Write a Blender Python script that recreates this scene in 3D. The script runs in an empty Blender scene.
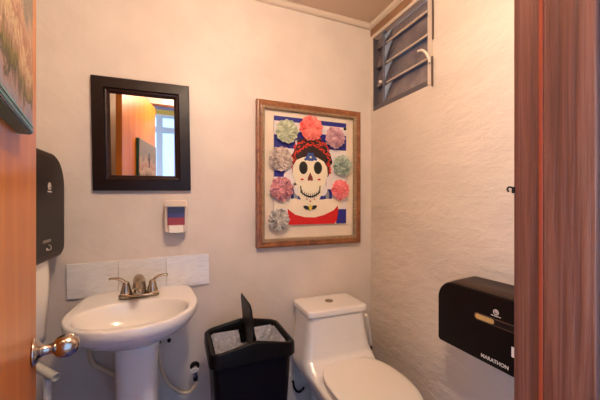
import bpy, bmesh, math, random
from mathutils import Vector, Matrix
random.seed(7)
PI = math.pi
C = bpy.context.scene.collection
S = bpy.context.scene

# ---------------------------------------------------------------- materials
def lin(c):
    return tuple((v/12.92 if v <= .04045 else ((v+.055)/1.055)**2.4) for v in c)
def mat(name, rgb, rough=.5, metal=0, spec=.5, coat=0, emit=None, es=0, trans=0):
    m = bpy.data.materials.new(name); m.use_nodes = True
    b = m.node_tree.nodes['Principled BSDF']
    b.inputs['Base Color'].default_value = (*lin(rgb), 1)
    b.inputs['Roughness'].default_value = rough
    b.inputs['Metallic'].default_value = metal
    b.inputs['Specular IOR Level'].default_value = spec
    b.inputs['Coat Weight'].default_value = coat
    b.inputs['Transmission Weight'].default_value = trans
    if emit:
        b.inputs['Emission Color'].default_value = (*lin(emit), 1); b.inputs['Emission Strength'].default_value = es
    return m
def nd(m, t, **k):
    n = m.node_tree.nodes.new(t)
    for a, v in k.items(): setattr(n, a, v)
    return n
def coords(m, scale, kind='Object'):
    tc = nd(m, 'ShaderNodeTexCoord'); mp = nd(m, 'ShaderNodeMapping')
    mp.inputs['Scale'].default_value = scale
    m.node_tree.links.new(tc.outputs[kind], mp.inputs['Vector'])
    return mp.outputs['Vector']
def noise(m, vec, scale, detail=4, rough=.55, dist=0):
    n = nd(m, 'ShaderNodeTexNoise')
    n.inputs['Scale'].default_value = scale; n.inputs['Detail'].default_value = detail
    n.inputs['Roughness'].default_value = rough; n.inputs['Distortion'].default_value = dist
    m.node_tree.links.new(vec, n.inputs['Vector'])
    return n.outputs['Fac']
def ramp(m, fac, stops, interp='LINEAR'):
    r = nd(m, 'ShaderNodeValToRGB'); r.color_ramp.interpolation = interp
    e = r.color_ramp.elements
    while len(e) < len(stops): e.new(.5)
    for el, (p, c) in zip(e, stops):
        el.position = p; el.color = (*lin(c), 1)
    m.node_tree.links.new(fac, r.inputs['Fac'])
    return r.outputs['Color']
def bump(m, h, strength, dist=.01):
    b = nd(m, 'ShaderNodeBump'); b.inputs['Strength'].default_value = strength; b.inputs['Distance'].default_value = dist
    m.node_tree.links.new(h, b.inputs['Height'])
    m.node_tree.links.new(b.outputs['Normal'], m.node_tree.nodes['Principled BSDF'].inputs['Normal'])
def setcol(m, col): m.node_tree.links.new(col, m.node_tree.nodes['Principled BSDF'].inputs['Base Color'])
def math_(m, op, a, b):
    n = nd(m, 'ShaderNodeMath', operation=op)
    for i, v in enumerate((a, b)):
        if isinstance(v, (int, float)): n.inputs[i].default_value = v
        else: m.node_tree.links.new(v, n.inputs[i])
    return n.outputs[0]

M = {}
WALLC = (.90, .865, .80)
m = M['wall_smooth'] = mat('painted plaster', WALLC, .42, spec=.4)
v = coords(m, (1, 1, 1)); n1 = noise(m, v, 5, 3); n2 = noise(m, v, 45, 3)
setcol(m, ramp(m, n1, [(.3, (.825, .78, .735)), (.7, (.86, .815, .77))]))
bump(m, math_(m, 'ADD', math_(m, 'MULTIPLY', n1, 1.6), math_(m, 'MULTIPLY', n2, .12)), .25, .02)
m = M['stucco'] = mat('painted rough stucco', WALLC, .5, spec=.35)
v = coords(m, (1, .75, 1.7)); n1 = noise(m, v, 15, 5, .6, .35); n2 = noise(m, v, 60, 4, .6, .4)
rr = ramp(m, n1, [(.38, (0, 0, 0)), (.52, (.7, .7, .7)), (.66, (1, 1, 1))])
bump(m, math_(m, 'ADD', rr, math_(m, 'MULTIPLY', n2, .5)), .42, .007)
setcol(m, ramp(m, noise(m, v, 4, 3), [(.3, (.82, .775, .725)), (.7, (.86, .81, .76))]))
M['ceil'] = mat('tan ceiling paint', (.84, .75, .66), .6)
m = M['trim'] = mat('cream trim paint', (.82, .76, .69), .45)
def wood(name, c1, c2, c3, rough, sc=(34, 34, 1.6), coat=.0, bs=.12, spec=.5):
    m = mat(name, c2, rough, coat=coat, spec=spec)
    v = coords(m, sc); a = noise(m, v, 1, 6, .65, .6)
    setcol(m, ramp(m, a, [(.25, c1), (.5, c2), (.75, c3)])); bump(m, a, bs, .004)
    return m
M['door'] = wood('varnished orange wood', (.70, .38, .08), (.79, .46, .12), (.85, .54, .18), .36, (9, 9, .9), .1, .05, .3)
M['jamb'] = wood('weathered reddish brown wood', (.20, .10, .07), (.40, .22, .16), (.53, .34, .27), .38, (75, 75, 1.6), .0, .5)
M['header'] = wood('brown wood strip', (.45, .33, .24), (.58, .44, .33), (.66, .52, .40), .5, (40, 3, 40))
M['frame_wood'] = wood('carved brown picture wood', (.36, .20, .10), (.52, .31, .17), (.63, .41, .23), .38, (25, 25, 25), .2, .3)
M['frame_gold'] = wood('dull bronze picture lip', (.42, .34, .25), (.56, .47, .36), (.66, .57, .45), .4, (90, 90, 90), 0, .6)
M['espresso'] = mat('espresso mirror wood', (.10, .045, .035), .38, spec=.25)
M['espresso2'] = mat('espresso inner lip', (.15, .06, .05), .28, spec=.35)
M['mirror'] = mat('silvered glass', (.93, .93, .93), .015, 1)
M['mirror_edge'] = mat('bevelled glass edge', (.85, .85, .83), .05, 1)
M['porcelain'] = mat('white porcelain', (.93, .915, .90), .16, coat=.5)
M['seat'] = mat('white toilet plastic', (.94, .92, .895), .24, coat=.2)
M['pvc'] = mat('white plastic pipe', (.88, .86, .82), .4)
M['hose'] = mat('cream supply hose', (.86, .78, .66), .4)
m = M['nickel'] = mat('brushed nickel', (.72, .66, .58), .27, 1)
M['chrome'] = mat('satin chrome', (.78, .74, .70), .18, 1)
M['darkmetal'] = mat('dark iron', (.10, .085, .08), .45, .6)
m = M['tile'] = mat('pale veined tile', (.86, .85, .84), .16, coat=.3)
v = coords(m, (2.2, 2, 9)); a = noise(m, v, 3.5, 7, .6, 1.8)
setcol(m, ramp(m, a, [(.35, (.84, .83, .82)), (.5, (.88, .87, .86)), (.7, (.91, .90, .885))]))
M['grout'] = mat('grout', (.78, .74, .68), .8)
M['black'] = mat('black brown plastic', (.065, .03, .022), .42, spec=.22)
M['black2'] = mat('black plastic shell', (.20, .12, .085), .45, spec=.3)
M['binblack'] = mat('black bin plastic', (.05, .035, .03), .4, spec=.18)
m = M['liner'] = mat('white bin liner', (.74, .75, .80), .35)
v = coords(m, (1, 1, 1)); bump(m, noise(m, v, 28, 5, .6, 1.5), 1.0, .03)
M['amber'] = mat('amber roll window', (.80, .66, .42), .2, coat=.5)
M['mark'] = mat('pale printed mark', (.88, .85, .82), .5)
M['soapwhite'] = mat('cream dispenser plastic', (.86, .79, .72), .4)
m = M['soapband'] = mat('purple and red label', (.3, .1, .2), .3)
v = coords(m, (1, 1, 1), 'Generated'); sp = nd(m, 'ShaderNodeSeparateXYZ'); m.node_tree.links.new(v, sp.inputs[0])
setcol(m, ramp(m, sp.outputs['Z'], [(0, (.56, .16, .12)), (.40, (.22, .17, .38)), (.62, (.15, .11, .22))], 'CONSTANT'))
M['paper'] = mat('white paper towel', (.93, .91, .87), .8)
M['mat'] = mat('cream mount board', (.88, .82, .73), .8)
M['alu'] = mat('painted aluminium', (.80, .74, .68), .4)
M['alu_dark'] = mat('dark aluminium channel', (.36, .34, .37), .4, .3)
M['clip'] = mat('pale blue metal clip', (.60, .68, .80), .3, .6)
m = M['louver'] = mat('smoky obscure glass', (.42, .42, .49), .22, coat=.3, trans=.08)
v = coords(m, (1, 1, 1)); setcol(m, ramp(m, noise(m, v, 9, 4), [(.3, (.33, .32, .37)), (.7, (.55, .50, .50))]))
m = M['floor'] = mat('blue bounce floor tile', (.33, .37, .78), .35)  # unseen floor, its blue picked to bounce blue light onto the low walls
m = M['hallfloor'] = mat('hall floor tile', (.62, .56, .50), .4)
M['yellow'] = mat('yellow hall paint', (.93, .76, .36), .6)
M['hallwhite'] = mat('pale blue hall paint', (.84, .88, .92), .6)
M['beam'] = mat('red brown beam', (.45, .22, .16), .5)
M['glass'] = mat('window glass', (1, 1, 1), 0, trans=1)
M['bulb'] = mat('lit bulb', (1, .8, .55), .4, emit=(1, .90, .79), es=1)
M['teal'] = mat('teal canvas edge', (.08, .42, .40), .4)
m = M['doorart'] = mat('abstract painting', (.8, .6, .5), .55)
v = coords(m, (1, 1, 1)); sp = nd(m, 'ShaderNodeSeparateXYZ'); m.node_tree.links.new(v, sp.inputs[0])
n1 = noise(m, coords(m, (11, 11, 7)), 1, 8, .72, .8)
g = math_(m, 'ADD', math_(m, 'MULTIPLY', sp.outputs['Z'], 4.4), math_(m, 'MULTIPLY', math_(m, 'SUBTRACT', n1, .5), 1.3))
setcol(m, ramp(m, g, [(.0, (.42, .45, .52)), (.12, (.55, .52, .58)), (.20, (.58, .46, .42)), (.27, (.22, .22, .14)), (.34, (.44, .40, .15)), (.42, (.58, .44, .36)), (.58, (.76, .66, .52)), (.66, (.60, .42, .34)), (.80, (.72, .58, .48)), (1, (.50, .46, .42))]))
bump(m, noise(m, v, 55, 6), .7, .005)
# craft painting colours
for k, c in dict(p_white=(.88, .85, .84), p_blue=(.13, .13, .50), p_red=(.78, .07, .06), p_skin=(.92, .86, .76), p_bone=(.91, .87, .76),
                 p_black=(.07, .05, .05), p_hair=(.16, .06, .05), p_nose=(.42, .14, .10), p_eye=(.14, .16, .09), p_orange=(.80, .22, .10),
                 p_lblue=(.22, .32, .60), p_yellow=(.88, .80, .25), p_grey=(.55, .55, .56)).items():
    M[k] = mat('craft paint ' + k[2:], c, .55)
def crepe(name, c1, c2):
    m = mat(name, c1, .8)
    v = coords(m, (1, 1, 1)); setcol(m, ramp(m, noise(m, v, 40, 4, .6), [(.30, c1), (.68, c2)]))
    return m

# ---------------------------------------------------------------- mesh helpers
def link(name, me, parent=None, loc=None):
    o = bpy.data.objects.new(name, me); C.objects.link(o)
    if parent is not None: o.parent = parent
    return o
def obj(name, bm, mt, parent=None, smooth=True, bev=0, seg=2, sub=0, origin=None):
    """bm vertices are in world metres; stored relative to the root thing's location (or to origin)."""
    off = Vector((0, 0, 0)); p = parent
    while p is not None: off += p.location; p = p.parent
    if parent is None and origin is not None: off = Vector(origin)
    bmesh.ops.translate(bm, verts=bm.verts, vec=-off)
    bmesh.ops.recalc_face_normals(bm, faces=bm.faces)
    me = bpy.data.meshes.new(name); bm.to_mesh(me); bm.free()
    for x in (mt if isinstance(mt, (list, tuple)) else [mt]): me.materials.append(M[x] if isinstance(x, str) else x)
    o = link(name, me, parent)
    if parent is None and origin is not None: o.location = origin
    if smooth:
        for f in me.polygons: f.use_smooth = True
    if bev:
        b = o.modifiers.new('b', 'BEVEL'); b.width = bev; b.segments = seg; b.limit_method = 'ANGLE'; b.angle_limit = .6
    if sub:
        b = o.modifiers.new('s', 'SUBSURF'); b.levels = sub; b.render_levels = sub
    if smooth and not sub:
        w = o.modifiers.new('w', 'WEIGHTED_NORMAL'); w.keep_sharp = False
    return o
def thing(name, label, cat, loc, group=None):
    o = bpy.data.objects.new(name, None); C.objects.link(o); o.location = loc; o.empty_display_size = .05
    o['label'] = label; o['category'] = cat
    if group: o['group'] = group
    return o
def tag(o, label, cat, group=None):
    o['label'] = label; o['category'] = cat
    if group: o['group'] = group
    return o
def struct(o, label=None):
    o['kind'] = 'structure'
    if label: o['label'] = label
    return o
def box(bm, x0, x1, y0, y1, z0, z1):
    vs = [bm.verts.new((x, y, z)) for x in (x0, x1) for y in (y0, y1) for z in (z0, z1)]
    for f in ((0, 1, 3, 2), (4, 6, 7, 5), (0, 4, 5, 1), (2, 3, 7, 6), (0, 2, 6, 4), (1, 5, 7, 3)):
        bm.faces.new([vs[i] for i in f])
    return vs
def B(*a):
    bm = bmesh.new(); box(bm, *a); return bm
def loft(bm, rings, cap0=True, cap1=True, closed=True):
    R = [[bm.verts.new(p) for p in r] for r in rings]
    n = len(R[0])
    for a, b in zip(R, R[1:]):
        for i in range(n if closed else n-1):
            j = (i+1) % n
            bm.faces.new((a[i], a[j], b[j], b[i]))
    if cap0: bm.faces.new(R[0][::-1])
    if cap1: bm.faces.new(R[-1])
    return R
def lathe(bm, prof, origin, axis=(0, 0, 1), n=32):
    """prof: list of (r, h) along axis from origin"""
    a = Vector(axis).normalized(); q = Vector((0, 0, 1)).rotation_difference(a); o = Vector(origin)
    rings = [[o + q @ Vector((max(r, 1e-5)*math.cos(2*PI*i/n), max(r, 1e-5)*math.sin(2*PI*i/n), h)) for i in range(n)] for r, h in prof]
    loft(bm, rings)
def smoothpath(pts, k=6):
    P = [Vector(p) for p in pts]; P = [2*P[0]-P[1]] + P + [2*P[-1]-P[-2]]; out = []
    for i in range(1, len(P)-2):
        for s in range(k):
            t = s/k; a, b, c, d = P[i-1:i+3]
            out.append(.5*((2*b)+(c-a)*t+(2*a-5*b+4*c-d)*t*t+(3*b-a-3*c+d)*t**3))
    out.append(P[-2]); return out
def tube(bm, pts, rad, n=12, k=6, flat=1, cap=True, up=(0, 0, 1)):
    P = smoothpath(pts, k) if k else [Vector(p) for p in pts]
    rings = []; prev = None
    for i, p in enumerate(P):
        t = (P[min(i+1, len(P)-1)] - P[max(i-1, 0)]).normalized()
        if prev is None:
            u = Vector(up); u = (u - t*u.dot(t))
            if u.length < .1: u = Vector((1, 0, 0)) - t*t.x
            u.normalize()
        else: u = (prev - t*prev.dot(t)).normalized()
        prev = u; w = t.cross(u)
        r = rad(i/(len(P)-1)) if callable(rad) else rad
        rings.append([p + u*(r*flat*math.cos(2*PI*j/n)) + w*(r*math.sin(2*PI*j/n)) for j in range(n)])
    loft(bm, rings, cap, cap)
def superel(cx, cy, a, bf, bb, nf, nb, n=64):
    """closed outline, front half (toward -y) and back half with own radius and exponent"""
    out = []
    for i in range(n):
        t = 2*PI*i/n; c, s = math.cos(t), math.sin(t)
        b, e = (bb, nb) if s > 0 else (bf, nf)
        out.append((cx + a*math.copysign(abs(c)**(2/e), c), cy + b*math.copysign(abs(s)**(2/e), s)))
    return out
def rrect(u0, u1, v0, v1, rs, k=8):
    """rounded rectangle, radii for (u0v0, u1v0, u1v1, u0v1)"""
    out = []
    for (cx, cy, sx, sy, a0), r in zip(((u0, v0, 1, 1, PI), (u1, v0, -1, 1, 1.5*PI), (u1, v1, -1, -1, 0), (u0, v1, 1, -1, .5*PI)), rs):
        ox, oy = cx + sx*r, cy + sy*r
        for i in range(k+1):
            a = a0 + .5*PI*i/k
            out.append((ox + r*math.cos(a), oy + r*math.sin(a)))
    return out
def bake(o):
    dg = bpy.context.evaluated_depsgraph_get(); dg.update()
    me = bpy.data.meshes.new_from_object(o.evaluated_get(dg)); o.modifiers.clear(); o.data = me
def text(name, body, size, loc, rot, parent, mt='mark', ext=.0004):
    cu = bpy.data.curves.new(name, 'FONT'); cu.body = body; cu.size = size; cu.extrude = ext
    cu.align_x = 'CENTER'; cu.align_y = 'CENTER'; cu.offset = size*.02
    t = bpy.data.objects.new(name, cu); C.objects.link(t); bpy.context.view_layer.update()
    me = bpy.data.meshes.new_from_object(t.evaluated_get(bpy.context.evaluated_depsgraph_get()))
    bpy.data.objects.remove(t); me.materials.append(M[mt])
    o = link(name, me, parent); o.location = Vector(loc) - parent.location; o.rotation_euler = rot
    return o

# ---------------------------------------------------------------- room shell
XL, XR, YB, YF, ZC = -.67, 1.116, 1.57, .285, 2.355
FO = .186                                   # outer face of the doorway wall
DX0, DX1 = -.245, .436                      # doorway faces
struct(obj('floor', B(XL-.1, XR+.15, YF, YB+.1, -.05, 0), 'floor', smooth=False), 'unseen bathroom floor tinted blue for its bounce light')
struct(obj('ceiling', B(XL-.1, XR+.15, YF, YB+.1, ZC, ZC+.06), 'ceil', smooth=False))
struct(obj('wall_back', B(XL-.1, XR+.15, YB, YB+.1, 0, ZC), 'wall_smooth', smooth=False))
struct(obj('wall_left', B(XL-.1, XL, YF, YB, 0, ZC), 'wall_smooth', smooth=False))
WY0, WY1, WZ0, WZ1 = 1.077, 1.546, 1.815, 2.283
bm = bmesh.new()
box(bm, XR, XR+.15, YF, YB, 0, WZ0); box(bm, XR, XR+.15, YF, YB, WZ1, ZC)
box(bm, XR, XR+.15, YF, WY0, WZ0, WZ1); box(bm, XR, XR+.15, WY1, YB, WZ0, WZ1)
struct(obj('wall_right', bm, 'stucco', smooth=False))
HZ = 2.70
bm = bmesh.new(); DH = 2.08
box(bm, -1.7, DX0-.02, FO, YF, 0, HZ); box(bm, DX1+.02, 2.2, FO, YF, 0, HZ); box(bm, DX0-.02, DX1+.02, FO, YF, DH+.02, HZ)
o = struct(obj('wall_front', bm, ['wall_smooth', 'hallwhite'], smooth=False))
for f in o.data.polygons:
    if f.normal.y < -.5: f.material_index = 1
# cornice mouldings (quarter-round)
def cornice(name, p0, p1, inward):
    bm = bmesh.new(); a, b = Vector(p0), Vector(p1); w = Vector(inward)
    prof = [(0, 0), (.024, 0), (.024, -.006), (.021, -.015), (.014, -.023), (.006, -.027), (0, -.027)]
    loft(bm, [[p + w*u + Vector((0, 0, v)) for u, v in prof] for p in (a, b)])
    return struct(obj(name, bm, 'trim', smooth=False))
cornice('trim_1', (XL, YB, ZC), (XR, YB, ZC), (0, -1, 0))
cornice('trim_2', (XR, YF, ZC), (XR, YB, ZC), (-1, 0, 0))
struct(obj('trim_3', B(XR-.004, XR+.01, YF, YB, WZ1+.004, ZC-.027), 'header', smooth=False), 'brown wood strip between window and ceiling moulding')

# door lining: lining boards with the planted stop
bm = bmesh.new(); box(bm, DX1+.012, DX1+.032, FO, YF, 0, DH+.02)
struct(obj('trim_4', bm, 'jamb', bev=.002), 'reddish brown wooden door jamb on the right')
struct(obj('trim_5', B(DX1, DX1+.014, FO, .2415, 0, DH), 'jamb', bev=.003), 'weathered door stop on the right jamb')
struct(obj('trim_6', B(DX0-.02, DX0, FO, YF, 0, DH+.02), 'jamb', bev=.002), 'wooden door jamb on the hinge side')
struct(obj('trim_7', B(DX0, DX1+.012, FO, YF, DH, DH+.02), 'jamb', bev=.002), 'wooden door head')
# latch keeper hook on the jamb
t = thing('latch_keeper', 'small dark metal latch keeper on the inner edge of the wooden jamb', 'latch', (DX1+.012, YF, 1.27))
obj('plate', B(DX1+.009, DX1+.0125, YF-.002, YF+.001, 1.264, 1.273), 'darkmetal', t, bev=.0005)
bm = bmesh.new(); tube(bm, [(DX1+.010, YF+.0, 1.272), (DX1+.007, YF+.003, 1.273), (DX1+.005, YF+.004, 1.270), (DX1+.006, YF+.003, 1.266)], .0013, 8)
obj('hook', bm, 'darkmetal', t)
struct(obj('trim_12', B(DX1+.001, DX1+.0125, .2415, .2465, 0, DH), mat('bare red wood bead', (.56, .22, .11), .4), bev=.001), 'orange red bead where stop meets jamb')

# ---------------------------------------------------------------- hall behind the camera (seen in the mirror)
HY = -1.15
struct(obj('wall_hall_left', B(-1.8, -1.7, HY, YF, 0, HZ), 'yellow', smooth=False))
struct(obj('wall_hall_right', B(2.2, 2.3, HY, YF, 0, HZ), 'hallwhite', smooth=False))
bm = bmesh.new(); box(bm, -1.8, 2.3, HY-.1, HY, 2.40, HZ); box(bm, -1.8, -1.05, HY-.1, HY, 0, 2.40); box(bm, 1.75, 2.3, HY-.1, HY, 0, 2.40)
struct(obj('wall_hall', bm, 'yellow', smooth=False))
struct(obj('floor_hall', B(-1.8, 2.3, HY-.1, YF, -.05, 0), 'hallfloor', smooth=False)); bpy.data.objects['floor_hall'].location.z = -.001
struct(obj('ceiling_hall', B(-1.8, 2.3, HY-.1, FO, HZ, HZ+.05), 'trim', smooth=False))
for i, y in enumerate((-.95, -.55, -.15)):
    struct(obj('trim_%d' % (8+i), B(-1.7, 2.2, y-.04, y+.04, HZ-.09, HZ), 'beam', smooth=False), 'red brown beam under the hall ceiling')
# glazed hall doors and transoms
t = bpy.data.objects.new('window_2', None); C.objects.link(t); t.location = (.35, HY-.05, 0); struct(t, 'white glazed hall doors with blue daylight behind')
bm = bmesh.new()
box(bm, -1.05, 1.75, HY-.08, HY-.02, 2.17, 2.24); box(bm, -1.05, 1.75, HY-.08, HY-.02, 2.37, 2.40); box(bm, -1.05, 1.75, HY-.08, HY-.02, 0, .12)
x = -1.065
while x < 1.72:
    box(bm, x-.036, x+.036, HY-.079, HY-.021, .12, 2.37); x += .21
obj('window_frame', bm, 'hallwhite', t, smooth=False)
obj('pane', B(-1.05, 1.75, HY-.052, HY-.048, .12, 2.37), 'glass', t, smooth=False)

# ---------------------------------------------------------------- open door
pin = Vector((-.223, .285, 0)); fa = Vector((-.2222, .975, 0)); nr = Vector((.975, .2222, 0))     # along door, face normal
f0 = Vector((-.181, .294, 0)); DL = .666
def dp(s, out, z): return f0 + fa*s + nr*out + Vector((0, 0, z))
def dbox(bm, s0, s1, o0, o1, z0, z1):
    vs = [bm.verts.new(dp(s, o, z)) for s in (s0, s1) for o in (o0, o1) for z in (z0, z1)]
    for f in ((0, 1, 3, 2), (4, 6, 7, 5), (0, 4, 5, 1), (2, 3, 7, 6), (0, 2, 6, 4), (1, 5, 7, 3)): bm.faces.new([vs[i] for i in f])
bm = bmesh.new(); dbox(bm, 0, DL, -.038, 0, .012, 2.06)
door = struct(obj('door_1', bm, 'door', bev=.0025, origin=(f0.x, f0.y, 0)), 'varnished orange wood door standing open')
bm = bmesh.new()
ks = DL-.058; kz = .90
prof = [(.0, 0), (.031, 0), (.032, .003), (.030, .007), (.022, .012), (.016, .016), (.0125, .021), (.0115, .034), (.014, .038), (.021, .043),
        (.0265, .051), (.0278, .060), (.0275, .070), (.0245, .079), (.019, .085), (.010, .089), (0, .090)]
lathe(bm, prof, dp(ks, 0, kz), nr, 40)
kn = obj('door_knob', bm, 'chrome', door)
bm = bmesh.new(); lathe(bm, [(r, h) for r, h in prof], dp(ks, -.038, kz), -nr, 32)
obj('door_knob', bm, 'chrome', door)
bm = bmesh.new(); dbox(bm, DL, DL+.0015, -.031, -.007, kz-.03, kz+.03)
obj('latch_plate', bm, 'chrome', door, smooth=False)
for z in (.25, 1.05, 1.85):
    bm = bmesh.new(); lathe(bm, [(0, 0), (.006, 0), (.006, .09), (0, .09)], pin + Vector((0, 0, z-.045)) + nr*-.0 + fa*.002, (0, 0, 1), 12)
    obj('hinge', bm, 'darkmetal', door)

# painting hung on the door
s1 = DL-.235; s0 = s1-.38
c = dp((s0+s1)/2, .001, 1.379)
t = thing('canvas_painting', 'abstract pink and lavender painting with teal edges hung on the orange door', 'painting', c)
bm = bmesh.new(); dbox(bm, s0, s1, .001, .019, 1.379, 1.715)
obj('canvas_edge', bm, 'teal', t, smooth=False)
bm = bmesh.new(); dbox(bm, s0+.001, s1-.001, .0192, .0215, 1.381, 1.713)
o = obj('painted_front', bm, 'doorart', t, smooth=False)
bm = bmesh.new()
fs = s0 + .17
pts = [(0, 1.52), (.012, 1.53), (.014, 1.57), (.025, 1.585), (.016, 1.60), (.013, 1.625), (.004, 1.64), (-.006, 1.635), (-.010, 1.60), (-.02, 1.57), (-.010, 1.555), (-.008, 1.53)]
loft(bm, [[dp(fs+a, o_, z) for a, z in pts] for o_ in (.0215, .0222)])
obj('painted_figure', bm, 'p_hair', t, smooth=False)
bm = bmesh.new()
for a0, a1, zz in ((0, .40, 1.3835), (0, .40, 1.3915)):
    dbox(bm, s0, s1, .0214, .0226, zz, zz+.0035)
obj('edge_stripe', bm, mat('pale teal stripe', (.22, .52, .50), .4), t, smooth=False)

# ---------------------------------------------------------------- mirror
mx0, mx1, mz0, mz1 = -.349, .053, 1.308, 1.812
t = thing('wall_mirror', 'rectangular mirror in a dark espresso wood frame above the sink', 'mirror', ((mx0+mx1)/2, YB, (mz0+mz1)/2))
def frame_loft(x0, x1, z0, z1, prof):
    """prof: (inset, depth off wall)"""
    bm = bmesh.new(); rings = []
    for ins, d in prof:
        rings.append([(x0+ins, YB-d, z0+ins), (x1-ins, YB-d, z0+ins), (x1-ins, YB-d, z1-ins), (x0+ins, YB-d, z1-ins)])
    R = [[bm.verts.new(p) for p in r] for r in rings]
    for a, b in zip(R, R[1:]):
        for i in range(4):
            j = (i+1) % 4; bm.faces.new((a[i], a[j], b[j], b[i]))
    return bm
obj('frame', frame_loft(mx0, mx1, mz0, mz1, [(0, 0), (0, .021), (.003, .024), (.046, .026), (.049, .023), (.051, .016)]), 'espresso', t, smooth=False)
obj('inner_lip', frame_loft(mx0, mx1, mz0, mz1, [(.050, .017), (.052, .020), (.058, .019), (.068, .010), (.070, .006)]), 'espresso2', t, smooth=False)
gx0, gx1, gz0, gz1 = mx0+.069, mx1-.069, mz0+.069, mz1-.069
obj('glass', B(gx0+.0, gx1-.0, YB-.0075, YB-.003, gz0, gz1), 'mirror', t, smooth=False)
t.rotation_euler = (0, -math.radians(1.0), 0)

# ---------------------------------------------------------------- splash tiles
xs = [-.443, -.2495, -.0525, .143]; g = 'splash tiles behind the sink'
labs = ['left pale splash tile on the wall above the sink', 'middle pale splash tile behind the faucet', 'right pale splash tile on the wall beyond the faucet']
for i in range(3):
    zc = .916 + (i-1)*.0035
    xc = (xs[i]+xs[i+1])/2; w = (xs[i+1]-xs[i])/2-.0006
    bm = B(xc-w, xc+w, YB-.009, YB, zc-.0755, zc+.0755)
    o = obj('wall_tile', bm, 'tile', bev=.0015, origin=(xc, YB, zc)); o.rotation_euler = (0, -math.radians(1.0), 0)
    tag(o, labs[i], 'tile', g)

# ---------------------------------------------------------------- soap dispenser
sx = -.008
t = thing('soap_dispenser', 'small wall soap dispenser with purple and red front below the mirror', 'soap dispenser', (sx, YB, 1.185))
def yblock(x0, x1, z0, z1, y0, y1, rs):
    bm = bmesh.new(); pr = rrect(x0, x1, z0, z1, rs, 5)
    loft(bm, [[(a, y, b) for a, b in pr] for y in (y0, y1)]); return bm
obj('housing', yblock(sx-.050, sx+.046, 1.112, 1.262, YB, YB-.055, (.012, .012, .01, .01)), 'soapwhite', t, bev=.004)
obj('top_cover', yblock(sx-.049, sx+.045, 1.232, 1.263, YB-.050, YB-.078, (.004, .004, .01, .01)), 'soapwhite', t, bev=.005)
obj('label_window', yblock(sx-.037, sx+.036, 1.148, 1.234, YB-.05, YB-.071, (.002,)*4), 'soapband', t, bev=.001)
obj('push_bar', yblock(sx-.031, sx+.030, 1.112, 1.147, YB-.05, YB-.074, (.003,)*4), 'paper', t, bev=.003)
bm = bmesh.new(); tube(bm, [(sx, YB-.045, 1.112), (sx, YB-.045, 1.103)], .006, 10, 0); obj('nozzle', bm, 'soapwhite', t)

# ---------------------------------------------------------------- sink
cx = -.155; cy = 1.36
t = thing('pedestal_sink', 'white pedestal sink with oval bowl below the mirror', 'sink', (cx, 1.36, 0))
def out(s, z, dz=0, sh=0):
    o_ = [(cx+(x-cx)*(1-.13*max(0, (y-1.38)/.19)), y) for x, y in superel(cx, cy, .232*s, .262*s, .207*s if s < 1 else .208, 2.15, 8)]
    return [(x, y+sh, z+(.010*max(0, min(1, (y-1.44)/.05)) if dz else 0)) for x, y in o_]
def bowl(s, z):
    return [(x, y, z) for x, y in superel(cx, 1.292, .192*s, .152*s, .125*s, 2.2, 2.4)]
def mix(A, Bb, k): return [tuple(a*(1-k)+b*k for a, b in zip(p, q)) for p, q in zip(A, Bb)]
rings = [out(.30, .70, sh=-.02), out(.38, .718, sh=-.02), out(.62, .737, sh=-.01), out(.83, .765, sh=0), out(.945, .790), out(.958, .799), out(.975, .803), out(.995, .815), out(1.0, .825), out(.998, .835, 1), out(.992, .841, 1), out(.975, .8425, 1), out(.955, .8425, 1),
         mix(out(.95, .842, 1), bowl(1.06, .842), .85), bowl(1.03, .8415), bowl(1.0, .838), bowl(.985, .832), bowl(.94, .815), bowl(.85, .785), bowl(.70, .755), bowl(.5, .738), bowl(.25, .730), bowl(.09, .729)]
bm = bmesh.new(); loft(bm, rings)
for v_ in bm.verts:
    v_.co.z += (v_.co.x - cx)*.012
    v_.co.y = min(v_.co.y, YB-.0005)
basin = obj('basin', bm, 'porcelain', t, sub=1)
bm = bmesh.new(); lathe(bm, [(0, 0), (.021, 0), (.021, .002), (.015, .003), (0, .002)], (cx, 1.292, .729)); obj('drain', bm, 'nickel', t)
bm = bmesh.new(); loft(bm, [[(x, y, z) for x, y in superel(-.147, 1.335, hw, d_, d_, 3.2, 4, 40)] for z, hw, d_ in
    ((0, .105, .10), (.03, .105, .10), (.06, .09, .088), (.15, .078, .078), (.45, .072, .072), (.62, .074, .074), (.70, .078, .078), (.722, .080, .079))])
obj('pedestal', bm, 'porcelain', t)
# faucet: a thing standing on the basin deck
fy = 1.462; dk = .853
t = thing('faucet', 'brushed nickel two-handle faucet on the sink deck', 'faucet', (cx, fy, dk))
bm = bmesh.new(); loft(bm, [[(x, y, z) for x, y in superel(cx, fy, a, b, b, 3, 3, 40)] for z, a, b in ((dk-.004, .079, .027), (dk+.006, .078, .026), (dk+.010, .073, .022))])
obj('base_plate', bm, 'nickel', t)
for s in (-1, 1):
    hx = cx + s*.0505
    bm = bmesh.new(); lathe(bm, [(0, 0), (.0235, 0), (.0225, .012), (.018, .03), (.014, .046), (.0125, .054), (.008, .058), (0, .060)], (hx, fy, dk+.004), (0, 0, 1), 24)
    h = obj('handle', bm, 'nickel', t)
    bm = bmesh.new(); tube(bm, [(hx-s*.002, fy, dk+.040), (hx+s*.004, fy, dk+.058), (hx+s*.020, fy, dk+.073), (hx+s*.042, fy, dk+.079), (hx+s*.062, fy, dk+.078)],
                           lambda k: .0115-.005*k if k < .8 else .0075, 12, 5, flat=.7)
    obj('lever', bm, 'nickel', h)
bm = bmesh.new()
tube(bm, [(cx, fy+.006, dk+.002), (cx, fy+.006, dk+.035), (cx, fy-.002, dk+.062), (cx, fy-.03, dk+.076), (cx, fy-.065, dk+.066), (cx, fy-.098, dk+.043)],
     lambda k: .0285-.012*min(1, k*1.25), 20, 6)
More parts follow.
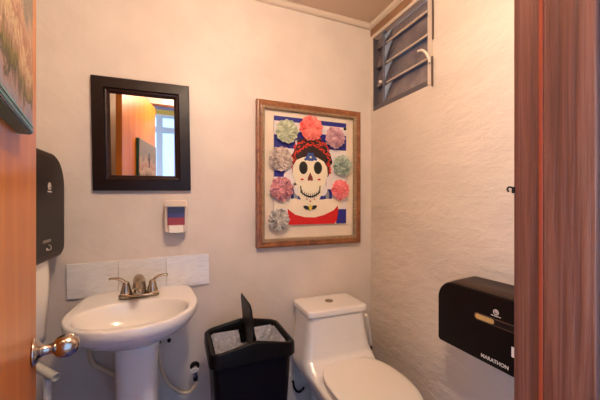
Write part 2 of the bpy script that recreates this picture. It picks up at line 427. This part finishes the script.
obj('spout', bm, 'nickel', t)
bm = bmesh.new(); lathe(bm, [(0, 0), (.0105, 0), (.0105, .012), (0, .012)], (cx, fy-.096, dk+.030), (0, 0, 1), 16); obj('aerator', bm, 'nickel', t)
# hoses and valve
bm = bmesh.new(); tube(bm, [(-.26, 1.50, .70), (-.32, 1.53, .66), (-.352, 1.545, .61), (-.340, 1.545, .55), (-.29, 1.54, .51), (-.22, 1.53, .46), (-.16, 1.50, .44)], .0105, 10, 6)
tag(obj('drain_hose', bm, 'hose', origin=(-.35, 1.545, .6)), 'cream hose looping out left of the sink pedestal', 'hose')
t = thing('supply_hose', 'cream supply hose curving down right of the sink pedestal to the wall valve', 'hose', (.0, 1.53, .35))
bm = bmesh.new(); tube(bm, [(-.10, 1.50, .72), (-.09, 1.525, .60), (-.078, 1.53, .50), (-.044, 1.53, .41), (.008, 1.53, .355), (.050, 1.53, .345), (.078, 1.53, .375), (.078, 1.53, .400)], .0085, 10, 6)
obj('tube', bm, 'hose', t)
bm = bmesh.new(); lathe(bm, [(0, 0), (.011, 0), (.011, .02), (0, .02)], (.078, 1.53, .395), (0, 0, 1), 8); obj('nut', bm, 'darkmetal', t)
t = thing('shutoff_valve', 'small chrome shutoff valve on the wall between the sink and the bin', 'valve', (.076, YB, .445))
bm = bmesh.new(); lathe(bm, [(0, 0), (.023, 0), (.022, .004), (.012, .007), (0, .007)], (.076, YB, .445), (0, -1, 0), 24); obj('escutcheon', bm, 'darkmetal', t)
bm = bmesh.new(); lathe(bm, [(0, 0), (.012, 0), (.012, .04), (0, .045)], (.076, YB-.005, .445), (0, -1, 0), 16)
lathe(bm, [(0, 0), (.009, 0), (.009, .03), (0, .03)], (.077, YB-.04, .416), (0, 0, 1), 12); obj('body', bm, 'chrome', t)
bm = bmesh.new(); loft(bm, [[(x, y, z) for x, z in superel(.072, .452, .020, .012, .012, 2, 2, 20)] for y in (YB-.050, YB-.060)]); obj('handle', bm, 'pvc', t, bev=.003)
for i, x in enumerate((-.082, -.040)):
    bm = bmesh.new(); lathe(bm, [(0, 0), (.009, 0), (.009, .008), (.005, .010), (.005, .02), (0, .02)], (x, YB, .593), (0, -1, 0), 10)
    tag(obj('mounting_bolt', bm, 'darkmetal', origin=(x, YB, .593)), ('left' if i == 0 else 'right') + ' dark bolt on the wall under the sink', 'bolt', 'bolts under the sink')

# ---------------------------------------------------------------- paper towel dispenser (left wall)
px1 = -.428
t = thing('paper_towel_dispenser', 'black rounded paper towel dispenser on the left wall behind the door', 'towel dispenser', (XL, 1.29, 1.23))
def xprof(y0, y1, z0, z1, rs, k=8): return rrect(y0, y1, z0, z1, rs, k)
bm = bmesh.new()
def ring_x(x, ins, zlo=0, zt=0, rr=(.03, .03, .11, .11)):
    return [(x, a, b) for a, b in rrect(1.10+ins, 1.50-ins, 1.03+zlo, 1.438-zt, rr, 8)]
loft(bm, [ring_x(XL, .0), ring_x(-.50, 0), ring_x(-.450, .001, .006, .001), ring_x(-.436, .005, .014, .005), ring_x(px1, .014, .026, .014)])
obj('housing', bm, 'black2', t)
bm = bmesh.new(); R3 = rrect(1.125, 1.472, 1.068, 1.413, (.02, .02, .09, .09)); loft(bm, [[(x, a, b) for a, b in R3] for x in (px1-.001, px1+.001)])
obj('front_cover', bm, 'black', t)
def ringmark(name, c_, rad, axis, par, mt='mark'):
    bm = bmesh.new(); ax = Vector(axis); n = 28; c_ = Vector(c_)
    u = Vector((0, 1, 0)); w = Vector((0, 0, 1))
    for r0, r1, a0, a1 in ((.72, 1, 0, 2*PI), (.30, .55, .3, 4.2), (0.0, .22, 0, 2*PI)):
        vs = []
        for i in range(n+1):
            a = a0+(a1-a0)*i/n; d_ = u*math.cos(a)+w*math.sin(a)
            vs.append((bm.verts.new(c_+d_*rad*max(r0, .001)), bm.verts.new(c_+d_*rad*r1)))
        for p, q in zip(vs, vs[1:]): bm.faces.new((p[0], p[1], q[1], q[0]))
    ext = bmesh.ops.extrude_face_region(bm, geom=bm.faces[:])
    bmesh.ops.translate(bm, verts=[v_ for v_ in ext['geom'] if isinstance(v_, bmesh.types.BMVert)], vec=ax*.0006)
    return obj(name, bm, mt, par, smooth=False)
ringmark('emblem', (px1+.001, 1.333, 1.310), .0135, (1, 0, 0), t)
bm = bmesh.new()
for k in range(9): box(bm, px1+.001, px1+.0016, 1.316+k*.0042, 1.316+k*.0042+.0028, 1.2885, 1.2925)
obj('caption_marks', bm, 'mark', t, smooth=False)
obj('indicator_strip', B(px1+.0008, px1+.0018, 1.275, 1.345, 1.111, 1.121), mat('grey strip', (.55, .50, .46), .4), t, smooth=False)
bm = bmesh.new()
tube(bm, [(px1+.001, 1.325, 1.101), (px1+.001, 1.345, 1.094), (px1+.001, 1.345, 1.083), (px1+.001, 1.322, 1.083), (px1+.001, 1.305, 1.09)], .0012, 6, 4)
for k in range(3): tube(bm, [(px1+.001, 1.322-k*.002, 1.083+k*.003), (px1+.001, 1.305-k*.001, 1.0835+k*.004)], .0010, 6, 0)
obj('hand_symbol', bm, 'mark', t)
# towel sheet
bm = bmesh.new(); n = 14
rows = []
for i in range(n+1):
    z = 1.052 - .305*i/n
    rows.append([Vector((-.449 + .006*math.sin(i*.35) + .003*math.sin(j*1.1), 1.195 + .185*j/8, z + (.004*math.sin(j*1.7) if i == n else 0))) for j in range(9)])
V = [[bm.verts.new(p) for p in r] for r in rows]
for i in range(n):
    for j in range(8): bm.faces.new((V[i][j], V[i][j+1], V[i+1][j+1], V[i+1][j]))
o = obj('paper_towel', bm, 'paper', origin=(-.449, 1.29, 1.05)); sd = o.modifiers.new('t', 'SOLIDIFY'); sd.thickness = .0008
tag(o, 'white paper towel sheet hanging from the left wall dispenser', 'paper towel')
# plastic pipe
t = thing('plastic_pipe', 'white plastic pipe with open dark end below the towel dispenser', 'pipe', (-.418, 1.285, 0))
bm = bmesh.new(); tube(bm, [(-.418, 1.285, 0), (-.418, 1.285, .660)], .0115, 16, 0); obj('upright', bm, 'pvc', t)
a = Vector((-.50, 1.36, .682)); b = Vector((-.382, 1.250, .660)); d_ = (b-a); L = d_.length
bm = bmesh.new(); lathe(bm, [(.0, 0), (.014, 0), (.014, L-.001), (.0125, L), (.010, L-.001), (.009, L-.03), (0, L-.032)], a, d_, 20); obj('cross_tube', bm, 'pvc', t)
bm = bmesh.new(); lathe(bm, [(0, L-.031), (.0088, L-.029), (0, L-.028)], a, d_, 16); obj('bore_shade', bm, 'darkmetal', t)  # dark disc stands in for the shade inside the open tube

# ---------------------------------------------------------------- framed craft artwork
ax0, ax1, az0, az1 = .381, 1.022, 1.011, 1.799
t = thing('framed_artwork', 'brown wood framed craft picture of a sugar skull with paper flowers', 'picture', ((ax0+ax1)/2, YB, (az0+az1)/2))
obj('frame', frame_loft(ax0, ax1, az0, az1, [(0, 0), (0, .026), (.004, .031), (.012, .033), (.022, .030), (.027, .031), (.031, .029)]), 'frame_wood', t, smooth=False)
obj('inner_lip', frame_loft(ax0, ax1, az0, az1, [(.030, .029), (.033, .031), (.040, .030), (.045, .024), (.047, .014)]), 'frame_gold', t, smooth=False)
obj('mount_board', B(ax0+.03, ax1-.03, YB-.0085, YB-.004, az0+.03, az1-.03), 'mat', t, smooth=False)
PY = YB-.0205                       # front of the raised canvas
qx0, qx1, qz0, qz1 = .478, .925, 1.130, 1.722
obj('canvas', B(qx0, qx1, PY, YB-.0085, qz0, qz1), 'p_white', t, smooth=False)
layer = [0]
def shape(name, polys, mt, k=None):
    """flat painted shapes, each a thin coat on the canvas"""
    layer[0] += 1; y = PY - .00035*layer[0]
    for pts in polys:
        bm = bmesh.new(); loft(bm, [[(x, PY+.0001, z) for x, z in pts], [(x, y, z) for x, z in pts]])
        obj(name, bm, mt, t, smooth=False)
def ell(x, z, a, b, n=24, rot=0): return [(x+a*math.cos(2*PI*i/n)*math.cos(rot)-b*math.sin(2*PI*i/n)*math.sin(rot), z+a*math.cos(2*PI*i/n)*math.sin(rot)+b*math.sin(2*PI*i/n)*math.cos(rot)) for i in range(n)]
def rc(x0, x1, z0, z1): return [(x0, z0), (x1, z0), (x1, z1), (x0, z1)]
shape('blue_stripe', [rc(qx0, qx1, 1.696, 1.722), rc(qx0, .60, 1.55, 1.621), rc(.80, qx1, 1.56, 1.648), rc(qx0, .60, 1.392, 1.426), rc(.575, .83, 1.270, 1.330), rc(.858, qx1, 1.130, 1.214), rc(.58, .66, 1.60, 1.645), rc(.73, .80, 1.60, 1.645)], 'p_blue')
# drapery lobes beside the jaw
shape('bow', [ell(.605, 1.29, .014, .03), ell(.80, 1.295, .012, .028)], 'p_grey')
# white ruffles round the head
shape('shoulders', [[(.478, 1.268), (.60, 1.275), (.66, 1.262), (.72, 1.262), (.80, 1.275), (.865, 1.272), (.90, 1.262), (.90, 1.235), (.875, 1.215), (.80, 1.172), (.73, 1.160), (.65, 1.160), (.60, 1.172), (.555, 1.215), (.53, 1.225), (.478, 1.215)]], 'p_skin')
shape('red_dress', [[(.556, 1.218), (.60, 1.186), (.66, 1.170), (.72, 1.168), (.78, 1.182), (.84, 1.208), (.868, 1.235), (.872, 1.205), (.862, 1.15), (.845, 1.130), (.56, 1.130)]], 'p_red')
shape('veil', [ell(.585, 1.395, .052, .050), ell(.815, 1.395, .052, .046), ell(.62, 1.335, .03, .045), ell(.77, 1.335, .03, .045)], 'p_white')
hair = []
for i in range(60):
    a_ = 2*PI*i/60; r_ = 1 + .05*math.sin(9*a_) + .035*math.sin(17*a_+1)
    hair.append((.702+.124*r_*math.cos(a_), 1.478+(.150 if math.sin(a_) > 0 else .12)*r_*math.sin(a_)))
shape('hair', [hair], 'p_hair')
rg = random.Random(11); rag = []
for k in range(92):
    a_ = PI*(k % 46)/45*1.3-.15*PI; r_ = (.72 if k < 46 else .94)+rg.uniform(-.09, .09)
    x_, z_ = .702+.122*r_*math.cos(a_), 1.480+.150*r_*math.sin(a_)
    d2 = a_+rg.choice((-.9, .9))+rg.uniform(-.3, .3); l_ = rg.uniform(.010, .017); w_ = rg.uniform(.0035, .006)
    rag.append([(x_-l_*math.cos(d2), z_-l_*math.sin(d2)), (x_+w_*math.sin(d2), z_-w_*math.cos(d2)), (x_+l_*math.cos(d2), z_+l_*math.sin(d2)), (x_-w_*math.sin(d2), z_+w_*math.cos(d2))])
shape('braid_strand', rag[0::3]+rag[1::3], 'p_orange'); shape('braid_strand', rag[2::3], 'p_red')
shape('hair_parting', [ell(.655, 1.500, .050, .042, rot=.6), ell(.750, 1.500, .050, .042, rot=-.6)], 'p_hair')
shape('skull', [[(.645, 1.505), (.69, 1.515), (.735, 1.508), (.775, 1.488), (.797, 1.455), (.80, 1.41), (.788, 1.375), (.772, 1.345), (.765, 1.305), (.745, 1.268), (.715, 1.248), (.665, 1.248), (.635, 1.268), (.617, 1.30), (.612, 1.345), (.595, 1.375), (.583, 1.41), (.587, 1.455), (.607, 1.488)]], 'p_bone')
shape('neck', [rc(.668, .712, 1.225, 1.255)], 'p_bone')
shape('eye', [ell(.648, 1.447, .026, .036), ell(.738, 1.450, .026, .036)], 'p_eye')
shape('pupil', [ell(.648, 1.447, .019, .028), ell(.738, 1.450, .019, .028)], 'p_black')
shape('nose', [[(.690, 1.422), (.705, 1.392), (.706, 1.378), (.698, 1.374), (.690, 1.380), (.682, 1.374), (.674, 1.378), (.675, 1.392)]], 'p_nose')
mouth = [(.630 + .122*i/12, 1.318 - .028*math.sin(PI*i/12)) for i in range(13)]
shape('mouth', [mouth + [(x, z-.009) for x, z in mouth[::-1]], [(.628, 1.345), (.634, 1.345), (.640, 1.31), (.632, 1.31)], [(.748, 1.348), (.754, 1.348), (.752, 1.312), (.745, 1.312)]], 'p_black')
tth = []
for i in range(1, 10):
    x_, z_ = .630+.122*i/10, 1.318-.028*math.sin(PI*i/10)
    tth.append([(x_-.0012, z_-.014), (x_+.0012, z_-.014), (x_+.0012, z_+.012), (x_-.0012, z_+.012)])
shape('tooth_line', tth, 'p_black')
shape('cheek_mark', [ell(.640, 1.382, .010, .005), ell(.745, 1.384, .010, .005), ell(.668, 1.272, .006, .003), ell(.715, 1.272, .006, .003), ell(.690, 1.26, .005, .004)], 'p_red')
fl = [ell(.692+.017*math.cos(k*PI/3), 1.510+.017*math.sin(k*PI/3), .011, .009) for k in range(6)]
shape('forehead_flower', fl + [ell(.665, 1.497, .013, .008, rot=.5), ell(.720, 1.50, .013, .008, rot=-.5)], 'p_lblue')
shape('collar', [ell(.668, 1.224, .020, .010, rot=-.35), ell(.712, 1.226, .020, .010, rot=.35)], 'p_black')
shape('pendant', [[(.690, 1.243), (.702, 1.224), (.690, 1.205), (.679, 1.224)]], 'p_yellow')
shape('pin', [ell(.915, 1.688, .008, .008)], 'p_black')
# crepe paper flowers
def flower(x, z, R, c1, c2, seed, lab, y=None):
    rnd = random.Random(seed); m_ = crepe('crepe paper %d' % seed, c1, c2)
    bm = bmesh.new(); n = 72
    for L_ in range(4):
        rr_ = R*1.16*(1-.19*L_); ph = rnd.uniform(0, 6); k1 = rnd.choice((12, 14, 15)); base = .004+.0035*L_
        rings = []
        for q in range(6):
            f = q/5; ring = []
            for i in range(n):
                a_ = 2*PI*i/n
                w = 1 + f*(.045*math.sin(k1*a_+ph) + .03*math.sin(5*a_+ph*2) + .02*rnd.uniform(-1, 1))
                dz_ = base + .016*f**1.6*(1-.12*L_) + f*(.0038*math.sin(k1*a_+ph+1.2)+.002*math.sin(7*a_))
                r_ = max(.0005, rr_*f*w)
                ring.append((x+r_*math.cos(a_), PY-dz_, z+r_*math.sin(a_)))
            rings.append(ring)
        loft(bm, rings, True, False)
    o = obj('paper_flower', bm, m_, t); s_ = o.modifiers.new('t', 'SOLIDIFY'); s_.thickness = .0006
    o['label'] = lab
flower(.546, 1.638, .055, (.58, .62, .50), (.86, .88, .76), 1, 'sage green paper flower, top left')
flower(.690, 1.668, .060, (.90, .30, .28), (1, .62, .56), 2, 'coral red paper flower, top centre')
flower(.842, 1.628, .054, (.62, .40, .46), (.90, .74, .76), 3, 'mauve paper flower, top right')
flower(.512, 1.488, .056, (.56, .48, .46), (.88, .82, .76), 4, 'taupe paper flower, left upper')
flower(.888, 1.468, .052, (.48, .54, .48), (.78, .84, .76), 5, 'grey green paper flower, right upper')
flower(.516, 1.326, .056, (.52, .28, .32), (.90, .64, .66), 6, 'dusty rose paper flower, left lower')
flower(.876, 1.327, .050, (.88, .32, .34), (1, .64, .64), 7, 'red paper flower, right lower')
flower(.500, 1.160, .051, (.40, .36, .34), (.84, .82, .78), 8, 'grey paper flower, bottom left')

# ---------------------------------------------------------------- trash bin
t = thing('trash_bin', 'black swing-top trash bin with white liner between the sink and the toilet', 'trash bin', (.282, 1.305, 0))
bx0, bx1, by0, by1 = .112, .455, 1.165, 1.44
def rrb(ins, z, r=.03, peak=0):
    pr = rrect(bx0+ins, bx1-ins, by0+ins, by1-ins, (r,)*4, 6)
    xm = (bx0+bx1)/2
    return [(x, y, z + peak*max(0, 1-abs(x-xm)/(.17))) for x, y in pr]
def rrb2(ins, z, k, r=.03):
    return rrb(ins, z, r, k)
bm = bmesh.new(); loft(bm, [rrb(.045, .0), rrb(.043, .01), rrb(.010, .632), rrb(.016, .632), rrb(.048, .02)], True, True)
obj('body', bm, 'binblack', t, bev=.001)
bm = bmesh.new()
# lid rim: skirt outside, peaked ridge, open middle
def subdiv(r):        # denser in x so the ridge is a real peak
    o_ = []
    for i, p in enumerate(r):
        q = r[(i+1) % len(r)]; n_ = max(1, int((Vector(q)-Vector(p)).length/.02))
        for k in range(n_): o_.append(tuple(a*(1-k/n_)+b*k/n_ for a, b in zip(p, q)))
    return o_
base = subdiv([(x, y, 0) for x, y, z in rrb(0, 0, .035)])
xm, ym = (bx0+bx1)/2, (by0+by1)/2
def sc(ins, z, pk):
    o_ = []
    for x, y, _ in base:
        fx = 1-ins/((bx1-bx0)/2); fy_ = 1-ins/((by1-by0)/2)
        X = xm+(x-xm)*fx; Y = ym+(y-ym)*fy_
        o_.append((X, Y, z+pk*max(0, 1-abs(x-xm)/.172)))
    return o_
loft(bm, [sc(-.001, .618, 0), sc(-.004, .622, .0), sc(-.003, .664, .030), sc(.003, .669, .032), sc(.013, .669, .032), sc(.018, .664, .03), sc(.021, .640, .02), sc(.017, .640, .02), sc(.004, .618, 0), sc(-.001, .618, 0)], False, False)
bmesh.ops.remove_doubles(bm, verts=bm.verts, dist=.00001)
obj('lid_rim', bm, 'binblack', t)
# swing flap standing upright
bm = bmesh.new()
p0 = Vector((.286, 0, .700)); d_ = Vector((-.10, 0, 1)).normalized(); w = Vector((1, 0, .10)).normalized()
def fl_ring(h, y0, y1, th):
    c_ = p0+d_*h
    return [(c_.x+w.x*s_*th, y_, c_.z+w.z*s_*th) for s_, y_ in ((-1, y0), (1, y0), (1, y1), (-1, y1))]
loft(bm, [fl_ring(-.10, 1.215, 1.39, .002), fl_ring(-.02, 1.193, 1.412, .004), fl_ring(0, 1.190, 1.415, .008), fl_ring(.02, 1.193, 1.412, .004), fl_ring(.115, 1.200, 1.405, .004), fl_ring(.135, 1.215, 1.39, .002)])
obj('swing_flap', bm, 'binblack', t, bev=.002)
# liner
bm = bmesh.new()
nx, ny = 44, 34; rnd = random.Random(3); G = {}
from mathutils import noise as mn
for i in range(nx+1):
    for j in range(ny+1):
        u, v2 = i/nx, j/ny
        x = bx0+.024+(bx1-bx0-.048)*u; y = by0+.024+(by1-by0-.048)*v2
        e = min(u, 1-u, v2, 1-v2)*2
        z = .655 - .085*min(1, e*1.6)**.9
        z += (.034*mn.noise(Vector((x*14, y*22, 1)))+.020*mn.noise(Vector((x*42, y*30, 4)))+.008*mn.noise(Vector((x*110, y*80, 9))))*min(1, e*6)
        if abs(x-.296) < .03 : z = min(z, .59)
        G[i, j] = bm.verts.new((x, y, z))
for i in range(nx):
    for j in range(ny): bm.faces.new((G[i, j], G[i+1, j], G[i+1, j+1], G[i, j+1]))
obj('liner', bm, 'liner', t)

# ---------------------------------------------------------------- toilet
t = thing('toilet', 'white one-piece toilet with closed lid in the back right corner', 'toilet', (.76, 1.2, 0))
tx = .757
bm = bmesh.new()
def egg(a, y0, y1, z, nf=2.1, nb=3.5, n=48, c_=tx):
    cy_ = y0+(y1-y0)*.52
    return [(x, y, z) for x, y in superel(c_, cy_, a, cy_-y0, y1-cy_, nf, nb, n)]
loft(bm, [egg(.115, .96, 1.50, 0), egg(.115, .96, 1.50, .02), egg(.108, .955, 1.52, .12), egg(.112, .93, 1.535, .22), egg(.135, .89, 1.545, .30), egg(.165, .86, 1.55, .36), egg(.182, .850, 1.55, .40), egg(.186, .846, 1.55, .428), egg(.180, .852, 1.548, .434)])
def tank(hw, y0, y1, z, e=7, c_=tx): return [(x, y, z) for x, y in superel(c_, (y0+y1)/2, hw, (y1-y0)/2, (y1-y0)/2, e, e, 48)]
loft(bm, [tank(.12, 1.20, 1.50, .27, 4), tank(.165, 1.20, 1.545, .36, 4), tank(.196, 1.225, 1.555, .425, 5), tank(.199, 1.27, 1.557, .455, 6), tank(.192, 1.312, 1.557, .49), tank(.180, 1.325, 1.557, .54), tank(.170, 1.330, 1.557, .60), tank(.165, 1.333, 1.557, .684)])
body = obj('body', bm, 'porcelain', t)
body.modifiers.clear()
rm = body.modifiers.new('r', 'REMESH'); rm.mode = 'VOXEL'; rm.voxel_size = .007; rm.use_smooth_shade = True
sm = body.modifiers.new('s', 'SMOOTH'); sm.iterations = 9; sm.factor = .6
bake(body)
for f in body.data.polygons: f.use_smooth = True
bm = bmesh.new(); loft(bm, [tank(.164, 1.333, 1.557, .683, 12), tank(.170, 1.327, 1.561, .686, 12), tank(.171, 1.326, 1.562, .692, 12), tank(.1705, 1.3265, 1.5615, .709, 12), tank(.168, 1.329, 1.559, .7145, 12), tank(.163, 1.334, 1.554, .717, 12), tank(.12, 1.36, 1.52, .7178, 12)])
obj('tank_lid', bm, 'porcelain', t)
bm = bmesh.new(); lathe(bm, [(0, 0), (.023, 0), (.023, .004), (.020, .006), (0, .006)], (tx+.002, 1.450, .717), (0, 0, 1), 28)
o = obj('flush_button', bm, 'nickel', t)
bm = bmesh.new(); box(bm, tx+.0012, tx+.0028, 1.43, 1.47, .7228, .7234); obj('button_gap', bm, 'darkmetal', o, smooth=False)
def seat(a, y0, y1, z): return egg(a-.011, y0, y1, z, 2.15, 2.5, 64, tx+.012)
bm = bmesh.new(); loft(bm, [seat(.178, .858, 1.305, .433), seat(.187, .848, 1.310, .437), seat(.188, .847, 1.310, .446), seat(.183, .852, 1.308, .450)])
obj('seat', bm, 'seat', t)
bm = bmesh.new(); loft(bm, [seat(.181, .852, 1.314, .4525), seat(.189, .842, 1.320, .456), seat(.190, .841, 1.321, .464), seat(.186, .845, 1.318, .470), seat(.160, .87, 1.29, .474), seat(.08, .98, 1.20, .476)])
obj('seat_lid', bm, 'seat', t)
for s in (-1, 1):
    bm = bmesh.new(); tube(bm, [(tx+s*.075-.018, 1.322, .452), (tx+s*.075+.018, 1.322, .452)], .011, 12, 0); obj('hinge', bm, 'seat', t)
# inlet hose low at the wall
bm = bmesh.new(); tube(bm, [(.592, 1.567, .255), (.592, 1.556, .255), (.597, 1.552, .225), (.618, 1.552, .198), (.640, 1.552, .200), (.655, 1.552, .215)], .006, 10, 6)
tag(obj('toilet_hose', bm, 'darkmetal', origin=(.60, 1.54, .24)), 'dark water hose low on the wall left of the toilet', 'hose')
# slim white wand in the gap beside the tank
t = thing('toilet_brush', 'white handled brush standing in the gap between toilet and right wall', 'brush', (1.035, 1.45, 0))
bm = bmesh.new(); lathe(bm, [(0, 0), (.050, 0), (.052, .01), (.046, .16), (.040, .20), (.034, .20), (.034, .19), (0, .19)], (1.045, 1.45, 0), (0, 0, 1), 28); obj('holder', bm, 'pvc', t)
bm = bmesh.new(); tube(bm, [(1.040, 1.45, .16), (1.030, 1.45, .405)], .007, 10, 0); obj('shaft', bm, 'pvc', t)
bm = bmesh.new(); tube(bm, [(1.030, 1.45, .404), (1.028, 1.45, .432)], .0105, 12, 0); obj('collar', bm, 'darkmetal', t)
bm = bmesh.new(); tube(bm, [(1.028, 1.45, .430), (1.018, 1.45, .50), (1.002, 1.45, .585), (.996, 1.45, .612)], lambda k: .011 if k < .9 else .008, 12, 4); obj('grip', bm, 'pvc', t)

# ---------------------------------------------------------------- toilet paper dispenser
t = thing('toilet_paper_dispenser', 'wide black toilet paper dispenser on the rough right wall beside the jamb', 'toilet paper dispenser', (XR, .70, .83))
tf = .975
def trg(x, ins, zt=0, r=.07): return [(x, a, b) for a, b in rrect(.44+ins, .918-ins, .700+ins*.6, .948-zt-ins*.3, (.012, .012, r, r), 10)]
bm = bmesh.new(); loft(bm, [trg(XR, 0, -.006), trg(1.02, 0, 0), trg(.992, .0, .004), trg(.985, .002, .006)]); obj('housing', bm, 'black2', t)
bm = bmesh.new(); loft(bm, [trg(.9855, .0, .004), trg(.979, .001, .006), trg(tf, .006, .011, .066)]); obj('front_cover', bm, 'black', t)
def slot(y0, y1, zc, hh, x0, x1):
    bm = bmesh.new(); pr = rrect(y0, y1, zc-hh, zc+hh, (hh*.95,)*4, 6); loft(bm, [[(x, a, b) for a, b in pr] for x in (x0, x1)]); return bm
obj('slot_bezel', slot(.560, .755, .853, .0125, tf-.0004, tf+.001), mat('grey bezel', (.34, .27, .22), .4), t, smooth=False)
obj('slot_dark', slot(.563, .752, .853, .0095, tf-.0009, tf+.001), mat('dark slot', (.10, .06, .05), .3), t, smooth=False)
obj('roll_window', slot(.682, .750, .853, .0085, tf-.0015, tf+.001), 'amber', t, smooth=False)
ringmark('emblem', (tf-.0002, .676, .888), .0095, (-1, 0, 0), t)
bm = bmesh.new()
for k in range(9): box(bm, tf-.0008, tf, .660+k*.0038, .660+k*.0038+.0026, .8735, .8765)
obj('caption_marks', bm, 'mark', t, smooth=False)
text('wordmark', 'MARATHON', .0168, (tf-.0004, .682, .7225), (PI/2, 0, -PI/2), t)
obj('key_slot', B(tf-.0012, tf+.001, .612, .626, .765, .797), 'mark', t, smooth=False)

# ---------------------------------------------------------------- jalousie window
t = bpy.data.objects.new('window_1', None); C.objects.link(t); t.location = (XR, 1.31, 1.815); struct(t, 'small louvered glass window high on the right wall')
bm = bmesh.new()
box(bm, XR-.006, XR+.10, WY0, WY0+.028, WZ0, WZ1)                     # near stile
box(bm, XR-.006, XR+.10, WY0+.028, WY1, WZ1-.022, WZ1)                # head
obj('window_frame', bm, 'alu', t, bev=.001)
bm = bmesh.new()
box(bm, XR+.002, XR+.10, WY0+.028, WY1-.004, WZ0, WZ0+.030)
box(bm, XR-.001, XR+.10, WY1-.005, WY1, WZ0, WZ1-.022)
obj('sill_channel', bm, 'alu_dark', t, bev=.001)
obj('clip_post', B(XR+.008, XR+.022, 1.446, 1.466, WZ0+.030, WZ1-.022), mat('grey post', (.42, .43, .50), .35, .5), t, smooth=False)
zb = [1.842, 1.960, 2.078, 2.196]
for i, z in enumerate(zb):
    top = min(z+.152, WZ1-.024); k = (top-z)/.152
    bm = bmesh.new()
    vs = []
    prof = [(.020, z), (.025, z-.002), (.025+.034*k, top-.003), (.020+.034*k, top)]
    loft(bm, [[(XR+a, y, b) for a, b in prof] for y in (WY0+.03, WY1-.006)])
    o = obj('louver_blade', bm, 'louver', t, smooth=False)
    bm = bmesh.new(); loft(bm, [[(XR+a, y, b) for a, b in ((.016, z-.004), (.024, z-.006), (.026, z), (.018, z+.004))] for y in (WY0+.03, 1.445)])
    obj('blade_edge', bm, 'alu', o, smooth=False)
    if i < 4:
        zt = z+.112 if i < 3 else z+.06
        bm = bmesh.new(); loft(bm, [[(x, a, b) for a, b in ((1.446, z+.012), (1.446, zt-.016), (1.385, zt-.012), (1.405, zt-.035))] for x in (XR+.010, XR+.016)])
        obj('clip', bm, 'clip', t, smooth=False)
bm = bmesh.new(); tube(bm, [(XR-.008, 1.088, 1.915), (XR-.016, 1.090, 1.940), (XR-.022, 1.103, 1.970), (XR-.024, 1.125, 1.990), (XR-.022, 1.150, 1.997)], lambda k: .006, 10, 6)
obj('crank_handle', bm, mat('ivory handle', (.88, .84, .78), .3), t)
bm = bmesh.new(); lathe(bm, [(0, 0), (.008, .002), (.010, .010), (.007, .017), (0, .019)], (XR+.008, 1.474, 1.972), (-1, 0, 0), 16); obj('latch_knob', bm, mat('white knob', (.95, .93, .90), .3), t)
obj('operator_bar', B(XR-.013, XR-.006, 1.070, 1.077, 1.800, 1.940), mat('bronze bar', (.42, .36, .33), .4, .5), t, smooth=False)
bm = bmesh.new(); box(bm, XR-.010, XR-.003, 1.069, 1.075, 2.02, 2.30); obj('operator_bar', bm, bpy.data.materials['bronze bar'], t, smooth=False)

# ---------------------------------------------------------------- lamp
LX, LY, LZ = .20, YF, 2.20
t = thing('wall_lamp', 'small white wall lamp with bare bulb above the bathroom door', 'lamp', (LX, LY, LZ))
bm = bmesh.new(); lathe(bm, [(0, 0), (.05, 0), (.046, .012), (.02, .018), (.014, .03), (.014, .05), (.02, .055), (.02, .075), (0, .075)], (LX, LY, LZ), (0, 1, 0), 24); obj('base', bm, 'trim', t)
bm = bmesh.new(); lathe(bm, [(0, 0), (.015, 0), (.020, .015), (.038, .045), (.044, .07), (.036, .095), (.018, .108), (0, .110)], (LX, LY+.074, LZ), (0, 1, 0), 24); obj('bulb', bm, 'bulb', t)
M['bulb'].node_tree.nodes['Principled BSDF'].inputs['Emission Strength'].default_value = 330

# ---------------------------------------------------------------- daylight and added side fill
W = bpy.data.worlds.new('world'); S.world = W; W.use_nodes = True
bg = W.node_tree.nodes['Background']; bg.inputs['Color'].default_value = (.36, .58, 1, 1); bg.inputs['Strength'].default_value = 2.2
def portal(name, loc, rot, sx_, sy_, power=0, col=(1, 1, 1), is_portal=True):
    l = bpy.data.lights.new(name, 'AREA'); l.shape = 'RECTANGLE'; l.size = sx_; l.size_y = sy_; l.energy = power; l.color = col
    if is_portal: l.cycles.is_portal = True
    o = bpy.data.objects.new(name, l); C.objects.link(o); o.location = loc; o.rotation_euler = rot; return o
portal('daylight', (.35, HY-.16, 1.25), (PI/2, 0, PI), 2.8, 2.3, 50, (.52, .70, 1.0), False)
portal('side_fill_light', (-1.66, -.5, 1.3), (PI/2, 0, -PI/2), 1.1, 2.0, 40, (.62, .74, 1.0), False)  # added bluish fill light; the left hall wall has no window

# ---------------------------------------------------------------- camera
cam = bpy.data.cameras.new('camera'); co = bpy.data.objects.new('camera', cam); C.objects.link(co)
co.location = (0, 0, 1.25); co.rotation_euler = (PI/2, 0, -math.radians(22.1))
cam.sensor_width = 36; cam.lens = 18.0; cam.shift_y = 3/600; cam.clip_start = .01
S.camera = co
S.view_settings.view_transform = 'Standard'; S.view_settings.look = 'None'; S.view_settings.gamma = 1; S.view_settings.use_curve_mapping = False
S.view_settings.exposure = .38
